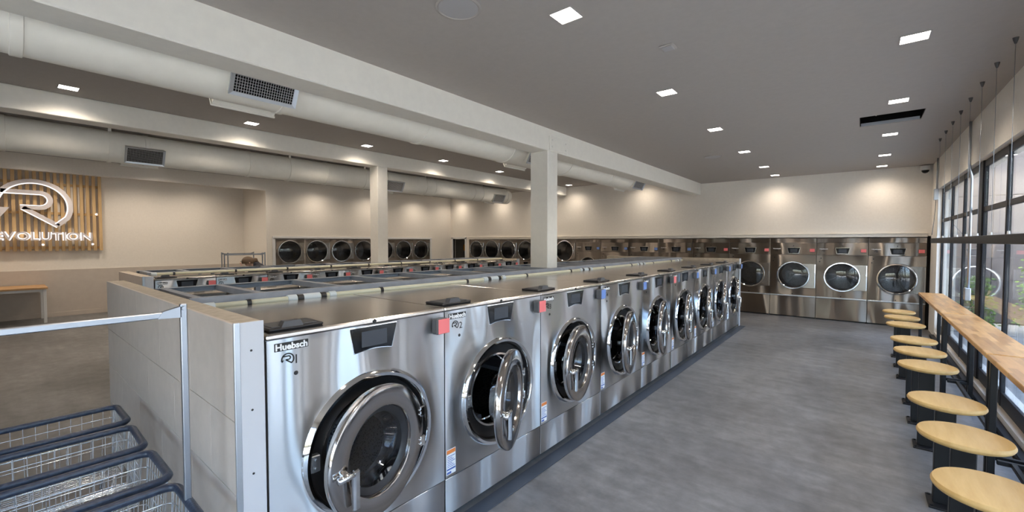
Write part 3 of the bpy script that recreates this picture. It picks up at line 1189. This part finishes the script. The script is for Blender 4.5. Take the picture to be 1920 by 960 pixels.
t = thing('ceiling_sensor', 'small square grey sensor on the ceiling over the aisle', 'sensor', (-1.21, 3.40, ZC))
MB().box(-.055, .055, -.055, .055, -.012, 0, .004).build('sensor_base', 'ceiling_paint', t)
MB().box(-.04, .04, -.04, .04, -.018, -.012, .003).build('sensor_face', 'speaker_mesh', t)
t = thing('security_camera', 'white dome camera high on the far wall beside the windows', 'camera', (.93, YF, 3.19))
b = MB().box(-.05, .05, -.06, 0, -.01, .06, .008)
b.lathe([(0, .06), (.072, .06), (.075, .0), (.066, -.02)], (0, -.10, 0), 'z', 28)
b.build('camera_housing', 'pvc_white', t)
MB().lathe([(.060, -.02), (.052, -.05), (.03, -.072), (0, -.08)], (0, -.10, 0), 'z', 24).build('camera_dome', 'display_glass', t)

# pendant bar over the counter
t = thing('pendant_bar', 'long black hanging bar on thin wires above the window counter', 'hanging bar', (.855, 1.4, 1.735))
b = MB()
b.box(-.026, .026, 0, 8.02, 0, .075, .005)
b.build('bar', 'black_metal', t)
y = 9.5
while y > 1.6:
    MB().tube([(0, y - 1.4, .09), (0, y - 1.4, ZC - 1.735)], .0018, 6).build('suspension_wire', 'rack_steel', t) if y < 9.4 else None
    if y < 9.4:
        MB().lathe([(0, .10), (.008, .10), (.010, .075)], (0, y - 1.4, 0), 'z', 10).build('wire_socket', 'pvc_white', t)
        MB().lathe([(0, ZC - 1.735), (.018, ZC - 1.735), (.014, ZC - 1.735 - .02), (.006, ZC - 1.735 - .045), (0, ZC - 1.735 - .045)], (0, y - 1.4, 0), 'z', 12).build('ceiling_cap', 'grey_plastic', t)
    y -= .575

# conduits on the window wall
t = thing('conduit', 'galvanised conduit with junction box at the window wall far corner', 'conduit', (1.03, 10.98, 2.6))
MB().tube([(0, 0, .10), (0, 0, ZC - 2.6)], .014, 10).build('conduit_pipe', 'galvanised', t)
MB().box(-.04, .018, -.05, .05, -.08, .12, .005).build('junction_box', 'galvanised', t)
MB().tube([(-.01, 0, -.08), (-.012, .01, -.25), (-.03, -.02, -.5), (-.1, -.6, -.72)], .005, 6).build('cord', 'grey_plastic', t)
t = thing('conduit', 'bent galvanised conduit running down the dark window post', 'conduit', (1.03, 7.92, 1.0))
MB().tube([(0, 0, ZC - 1.0), (0, 0, 1.75), (.01, .03, 1.70), (.03, .06, 1.60), (.035, .06, 1.55), (.035, .06, .15)], .014, 10).build('conduit_pipe', 'galvanised', t)
MB().box(.0, .055, .01, .11, 0, .16, .006).build('outlet_box', 'galvanised', t)

# ------------------------------------------------------------------ counters and stools


def counter(y0, y1, label):
    x0, x1, zt = .705, .985, .95
    L = y1 - y0
    t = thing('window_counter', label, 'counter', (x0, y0, 0), 0, 'wooden counters along the windows')
    MB().box(0, x1 - x0, 0, L, zt - .038, zt, .004).build('counter_top', 'butcher_block', t)
    for a in (.008, L - .046):
        for b_ in (.012, x1 - x0 - .06):
            MB().box(b_, b_ + .038, a, a + .038, 0, zt - .038, .003).build('leg', 'black_metal', t)
        MB().box(.06, x1 - x0 - .06, a + .005, a + .035, .18, .21, .003).build('foot_bar', 'black_metal', t)
        MB().box(.06, x1 - x0 - .06, a + .005, a + .035, zt - .072, zt - .038, .003).build('top_bar', 'black_metal', t)
    MB().box((x1 - x0) / 2 - .015, (x1 - x0) / 2 + .015, .04, L - .04, .18, .21, .003).build('stretcher', 'black_metal', t)
    return t


counter(6.82, 9.36, 'butcher-block window counter farthest along, next to the dryers')
counter(4.53, 6.79, 'butcher-block window counter in the middle of the three')
counter(2.05, 4.50, 'butcher-block window counter closest to the camera, cut by the frame')


def stool():
    t = thing('bar_stool', '', 'stool')
    r = .19
    MB().lathe([(0, .668), (r - .02, .668), (r - .006, .675), (r, .686), (r, .692), (r - .006, .703), (r - .02, .708), (0, .708)], (0, 0, 0), 'z', 48).build('seat', 'seat_wood', t)
    MB().box(-.065, .065, -.075, .075, .660, .668, .002).build('seat_plate', 'black_metal', t)
    MB().box(-.05, .05, -.025, .025, .012, .660, .004).build('post', 'black_metal', t)
    MB().box(-.075, .075, -.10, .10, 0, .012, .002).build('floor_plate', 'black_metal', t)
    b = MB()
    for x in (-.06, .06):
        for y in (-.08, .08):
            b.lathe([(0, .02), (.009, .02), (.009, .012)], (x, y, 0), 'z', 6)
    b.build('anchor_bolt', 'black_metal', t)
    return t


st0 = snapshot(stool())
sy = [2.66, 3.325, 3.98, 5.03, 5.665, 6.30, 7.41, 8.07, 8.73]
sd = ['closest to the camera', 'second from the camera', 'third from the camera', 'fourth from the camera', 'fifth from the camera',
      'sixth from the camera', 'seventh from the camera', 'eighth from the camera', 'ninth, the last one before the dryers']
for i, y in enumerate(sy):
    o = st0 if i == 0 else copy_tree(st0)
    o.location = (.447, y, 0)
    o.rotation_euler = (0, 0, random.uniform(-.03, .03))
    tag(o, 'round wooden bar stool on a black post, ' + sd[i], 'stool', 'stools along the window counters')

# ------------------------------------------------------------------ laundry carts


def wire(b, p, q, r=.0022):
    b.tube([p, q], r, 4, smooth=True, caps=False)


def rrect(hx, hy, r, z, n=5):
    pts = []
    for cx, cy, a0 in ((hx - r, hy - r, 0), (-hx + r, hy - r, 90), (-hx + r, -hy + r, 180), (hx - r, -hy + r, 270)):
        for i in range(n + 1):
            a = math.radians(a0 + 90 * i / n)
            pts.append((cx + r * math.cos(a), cy + r * math.sin(a), z))
    return pts


def cart(rack):
    """long side along y, rim at .70"""
    t = thing('laundry_cart', '', 'cart')
    hx, hy, zt, zb = .205, .41, .70, .40
    ix, iy = .165, .365
    MB().tube(rrect(hx - .016, hy - .016, .05, zt), .017, 10, closed=True).build('rim_bumper', 'vinyl_blue', t)
    b = MB()
    n = 16
    for i in range(n + 1):
        u = -1 + 2 * i / n
        for s in (-1, 1):
            wire(b, (s * (hx - .025), u * (hy - .03), zt), (s * ix, u * iy, zb))
    n = 8
    for i in range(n + 1):
        u = -1 + 2 * i / n
        for s in (-1, 1):
            wire(b, (u * (hx - .03), s * (hy - .025), zt), (u * ix, s * iy, zb))
    for k in range(1, 5):
        f = k / 5
        b.tube(rrect(hx - .025 + (ix - hx + .025) * f, hy - .025 + (iy - hy + .025) * f, .04, zt + (zb - zt) * f, 3), .0026, 4, closed=True)
    for i in range(15):
        x = -ix + 2 * ix * i / 14
        wire(b, (x, -iy, zb), (x, iy, zb), .0024)
    for i in range(9):
        y = -iy + 2 * iy * i / 8
        wire(b, (-ix, y, zb), (ix, y, zb), .0026)
    b.tube(rrect(ix, iy, .03, zb, 3), .005, 6, closed=True)
    b.build('wire_basket', 'chrome_wire', t)
    b = MB()
    b.tube(rrect(.15, .33, .04, .13, 4), .012, 8, closed=True)
    for sx in (-1, 1):
        for s in (-1, 1):
            b.tube([(sx * .15, s * .30, .13), (sx * .158, s * .33, zb)], .011, 8)
    b.build('base_frame', 'chrome_wire', t)
    for sx in (-1, 1):
        for s in (-1, 1):
            c = MB().lathe([(0, -.014), (.045, -.014), (.05, -.008), (.05, .008), (.045, .014), (0, .014)], (sx * .145, s * .29, .05), 'x', 18).build('caster', 'caster_rubber', t)
            bb = MB()
            for d in (-.02, .02):
                bb.box(sx * .145 + d - .002, sx * .145 + d + .002, s * .29 - .02, s * .29 + .02, .045, .115)
            bb.box(sx * .145 - .022, sx * .145 + .022, s * .29 - .022, s * .29 + .022, .112, .118)
            bb.build('caster_fork', 'chrome_wire', c)
    if rack:
        for s in (-1, 1):
            MB().box(-.011, .011, s * (hy - .018) - .011, s * (hy - .018) + .011, .42, 1.505, .003).build('rack_post', 'rack_steel', t)
        b = MB()
        b.box(-.010, .010, -hy + .03, hy - .03, 1.455, 1.478, .003)
        for s in (-1, 1):
            b.prism([(s * (hy - .03), 1.495), (s * (hy - .03), 1.452), (s * (hy - .10), 1.455), (s * (hy - .085), 1.48)], -.013, .013, 'x')
            b.lathe([(0, .017), (.007, .017), (.008, .012)], (0, s * (hy - .02), 1.488), 'x', 8)
        b.build('hanging_rail', 'rack_steel', t)
    return t


c_plain = snapshot(cart(False))
c_rack = snapshot(cart(True))
cy0 = .495 - .41
cl = ['navy-rimmed wire cart at the back of the cart row', 'navy-rimmed wire cart, second from the back of the cart row', 'navy-rimmed wire cart, third from the back, beside the railed one',
      'navy-rimmed wire cart with a chrome hanging rail, nearest the washers']
for i, x in enumerate((-3.48, -3.01, -2.545, -2.09)):
    o = c_rack if i == 3 else (c_plain if i == 0 else copy_tree(c_plain))
    o.location = (x, cy0 + (.0, -.004, .0, .0)[i], 0)
    o.rotation_euler = (0, 0, (.008, -.01, .006, 0)[i])
    tag(o, cl[i], 'cart', 'wire carts lined up by the tiled end wall')
far = ['hanging-rail cart by the alcove corner, outermost of three', 'hanging-rail cart by the alcove corner, middle of three', 'hanging-rail cart by the alcove corner, against the dryers side']
for i, (x, y, rz) in enumerate([(-11.95, 3.86, .25), (-11.35, 3.85, -.03), (-10.85, 3.62, .05)]):
    o = copy_tree(c_rack)
    o.location = (x, y, 0)
    o.rotation_euler = (0, 0, rz)
    tag(o, far[i], 'cart', 'carts by the alcove')

# ------------------------------------------------------------------ sign, table in the alcove
t = thing('slat_panel', 'wall panel of upright wooden slats behind the illuminated sign', 'wall panel', (XL, 0, 0))
for zz in (1.62, 2.42, 3.1):
    MB().box(0, .03, -.25, 1.735, zz - .03, zz + .03, .003).build('batten', 'slat_wood', t)
sm = MB().box(.03, .09, -.029, .029, 1.545, 3.36, .003).mesh('slat', 'slat_wood')
for k in range(19):
    link('slat', sm, t, (0, 1.712 - .1072 * k, 0))
SX = XL + .17
t = thing('logo_sign', 'glowing ring-arrow letter R logo on the slat panel', 'sign', (SX, .62, 2.55))
logo_mb(0, 0, 1, .095, -.03, .03).build('logo_face', 'sign_face', t)
st_, ar_ = logo_strokes()
b = MB()
arcL, arcR = ribbon(st_[0], .095)
for e in (arcR,):
    b.tube([(.032, p_.x, p_.y) for p_ in e[2:]], .011, 6)
b.build('edge_light', 'sign_edge', t)
b = MB()
L_, R_ = ribbon(st_[1], .095)
b.tube([(.032, p_.x, p_.y) for p_ in L_], .010, 6)
b.build('edge_light', 'sign_edge', t)
b = MB()
L_, R_ = ribbon(st_[2], .095)
b.tube([(.032, p_.x, p_.y) for p_ in L_], .010, 6)
b.build('edge_light', 'sign_edge', t)
for o_ in [(-.1, -.1), (.37, .2), (-.45, .3)]:
    MB().tube([(-.07, o_[0], o_[1]), (-.03, o_[0], o_[1])], .01, 8).build('standoff', 'galvanised', t)


def fit_text(bold, depth):
    tx = text_mb('REVOLUTION', .25, depth, bold)
    tv = text_mb('VOLUTION', .25, depth, bold)
    w = bounds(tv, 1)
    s = 1.41 / (w[1] - w[0])
    a = bounds(tx, 1)
    c = bounds(tx, 2)
    sz = .198 / (c[1] - c[0])
    tx.v = [(x, 1.547 - (a[1] - y) * s, 1.785 + (z - c[0]) * sz) for x, y, z in tx.v]
    return tx


t = thing('lettering_sign', 'row of glowing capital letters under the round logo', 'sign', (SX, 0, 0))
fit_text(.012, .05).build('letter_face', 'sign_edge', t)
g_ = fit_text(.003, .056)
g_.build('letter_core', 'sign_face', t)
for o_, dl_ in (((.74, 1.69), 'tiny bright dot light on the slats under the letters L and U'), ((1.56, 1.70), 'tiny bright dot light on the slats under the last letter'), ((1.64, 2.43), 'tiny bright dot light on the slats beside the logo')):
    tag(MB().lathe([(0, .02), (.02, .02), (.024, 0)], (XL + .1, o_[0], o_[1]), 'x', 10).build('wall_spotlight', 'sign_edge'), dl_, 'light', 'dot lights on the slats')

t = thing('folding_table', 'wood-topped folding table with white metal legs by the taupe wall', 'table', (-13.63, .745, 0))
MB().box(-.95, 0, -2.0, 0, .735, .775, .004).build('table_top', 'table_wood', t)
for x in (-.90, -.05):
    for y in (-1.95, -.05):
        MB().box(x - .025, x + .025, y - .025, y + .025, 0, .735, .003).build('leg', 'white_trim', t)
b = MB()
b.box(-.90, -.05, -.065, -.045, .66, .735)
b.box(-.06, -.04, -1.95, -.05, .68, .735)
b.prism([(-.07, .735), (-.20, .735), (-.07, .62)], -.055, -.045, 'x')
b.build('apron', 'white_trim', t)

# ------------------------------------------------------------------ person bending behind the middle island


def make_person():
    J = [  # x, y, z, radius  (faces -y)
        (0, .36, .93, .15), (0, .24, 1.10, .145), (0, .10, 1.24, .15), (0, .02, 1.31, .10), (0, -.04, 1.345, .06),   # spine, neck
        (0, -.09, 1.37, .085), (0, -.14, 1.385, .085),                                                              # head
        (.17, .05, 1.28, .06), (.22, -.02, 1.02, .045), (.18, -.20, .86, .035), (.17, -.28, .82, .03),
        (-.17, .05, 1.28, .06), (-.22, -.02, 1.02, .045), (-.18, -.20, .86, .035), (-.17, -.28, .82, .03),
        (.10, .37, .86, .095), (.11, .33, .48, .062), (.11, .40, .09, .042), (.12, .27, .04, .04),
        (-.10, .37, .86, .095), (-.11, .33, .48, .062), (-.11, .40, .09, .042), (-.12, .27, .04, .04)]
    E_ = [(0, 1), (1, 2), (2, 3), (3, 4), (4, 5), (5, 6), (2, 7), (7, 8), (8, 9), (9, 10), (2, 11), (11, 12), (12, 13), (13, 14), (0, 15), (15, 16), (16, 17), (17, 18), (0, 19), (19, 20), (20, 21), (21, 22)]
    for s, k in ((1, 10), (-1, 14)):      # fingers
        x, y, z, _ = J[k]
        for i in range(5):
            a = len(J)
            ox = (i - 1.5) * .018 if i else -s * .035
            J.append((x + ox, y - .05, z - .01, .009))
            J.append((x + ox * 1.2, y - .085 + .01 * abs(i - 2), z - .03, .008))
            E_ += [(k, a), (a, a + 1)]
    me = bpy.data.meshes.new('person')
    me.from_pydata([j[:3] for j in J], E_, [])
    ob = bpy.data.objects.new('person', me)
    COL.objects.link(ob)
    sk = ob.modifiers.new('skin', 'SKIN')
    sv = me.skin_vertices[0].data
    for i, j in enumerate(J):
        sv[i].radius = (j[3], j[3])
    sv[0].use_root = True
    sb = ob.modifiers.new('sub', 'SUBSURF')
    sb.levels = sb.render_levels = 2
    dg = bpy.context.evaluated_depsgraph_get()
    me2 = bpy.data.meshes.new_from_object(ob.evaluated_get(dg))
    ob.modifiers.clear()
    ob.data = me2
    me2.materials.clear()
    for m_ in ('dark_cloth', 'denim', 'skin'):
        me2.materials.append(MATS[m_])
    for p_ in me2.polygons:
        c = p_.center
        p_.use_smooth = True
        p_.material_index = 2 if (c.y < -.03 and c.z > 1.28) or (c.y < -.12 and c.z < .95) else (1 if c.z < .92 else 0)
    hb = MB()
    # hair: cap drawn back into a low bun
    vs, fs, n, mm = [], [], 16, 9
    for j in range(mm + 1):
        ph = j / mm * PI * .62
        for i in range(n):
            a = 2 * PI * i / n
            vs.append((.098 * math.sin(ph) * math.cos(a) * (1 + .03 * math.sin(5 * a)), -.115 + .118 * math.sin(ph) * math.sin(a) + .02, 1.385 + .108 * math.cos(ph)))
    for j in range(mm):
        for i in range(n):
            fs.append((j * n + i, j * n + (i + 1) % n, (j + 1) * n + (i + 1) % n, (j + 1) * n + i))
    hb.add(vs, fs, True)
    hb.lathe([(0, .06), (.04, .045), (.055, 0), (.04, -.045), (0, -.06)], (0, .035, 1.40), 'z', 14)
    hb.tube([(0, .02, 1.40), (0, .07, 1.36), (0, .10, 1.27)], .04, 10)
    hb.build('hair', 'hair', ob)
    fb = MB()
    fb.lathe([(0, .018), (.012, .008), (.014, -.012), (0, -.02)], (0, -.232, 1.36), 'z', 8)
    fb.build('nose', 'skin', ob)
    for s in (-1, 1):
        MB().lathe([(0, .02), (.014, .012), (.016, -.01), (0, -.022)], (s * .092, -.10, 1.365), 'z', 8).build('ear', 'skin', ob)
        MB().lathe([(0, .007), (.009, .003), (.009, -.003), (0, -.007)], (s * .034, -.214, 1.39), 'y', 8).build('eye', 'black_ink', ob)
    MB().box(-.025, .025, -.222, -.21, 1.318, 1.326, .002).build('mouth', 'pink_tag', ob)
    ob.location = (-9.6, 3.37, -.03)
    tag(ob, 'person with tied-back brown hair in dark clothes bending behind the middle island', 'person')
    return ob


make_person()

# ------------------------------------------------------------------ bushes outside


def bush(x, y, h, r, label, seed):
    rnd = random.Random(seed)
    t = thing('shrub', label, 'shrub', (x, y, -.08), 0, 'shrubs outside')
    b = MB()
    for i in range(9):
        a = rnd.uniform(0, 2 * PI)
        b.tube([(0, 0, 0), (.3 * r * math.cos(a), .3 * r * math.sin(a), h * .5), (.6 * r * math.cos(a), .6 * r * math.sin(a), h * rnd.uniform(.7, .95))], .008, 5)
    b.build('stems', 'slat_wood', t)
    b = MB()
    for i in range(700):
        a, z = rnd.uniform(0, 2 * PI), rnd.uniform(.08, 1) * h
        rr = r * math.sqrt(rnd.random()) * (1 - .35 * z / h)
        p = Vector((rr * math.cos(a), rr * math.sin(a), z))
        u = Vector((rnd.gauss(0, 1), rnd.gauss(0, 1), rnd.gauss(0, .6))).normalized()
        w = u.orthogonal().normalized()
        l, ww = rnd.uniform(.05, .10), rnd.uniform(.015, .03)
        b.add([p, p + u * l * .5 + w * ww, p + u * l, p + u * l * .5 - w * ww], [(0, 1, 2, 3)])
    o = b.build('foliage', 'leaf_green', t, kind='stuff')
    return t


bush(2.75, 12.9, 1.75, .42, 'tall green shrub against the outside facade, seen through the windows', 3)
bush(1.85, 12.9, 1.1, .32, 'low green shrub outside beyond the far window lites', 5)
bush(3.6, 13.2, 1.3, .45, 'wide green shrub outside at the end of the facade', 9)
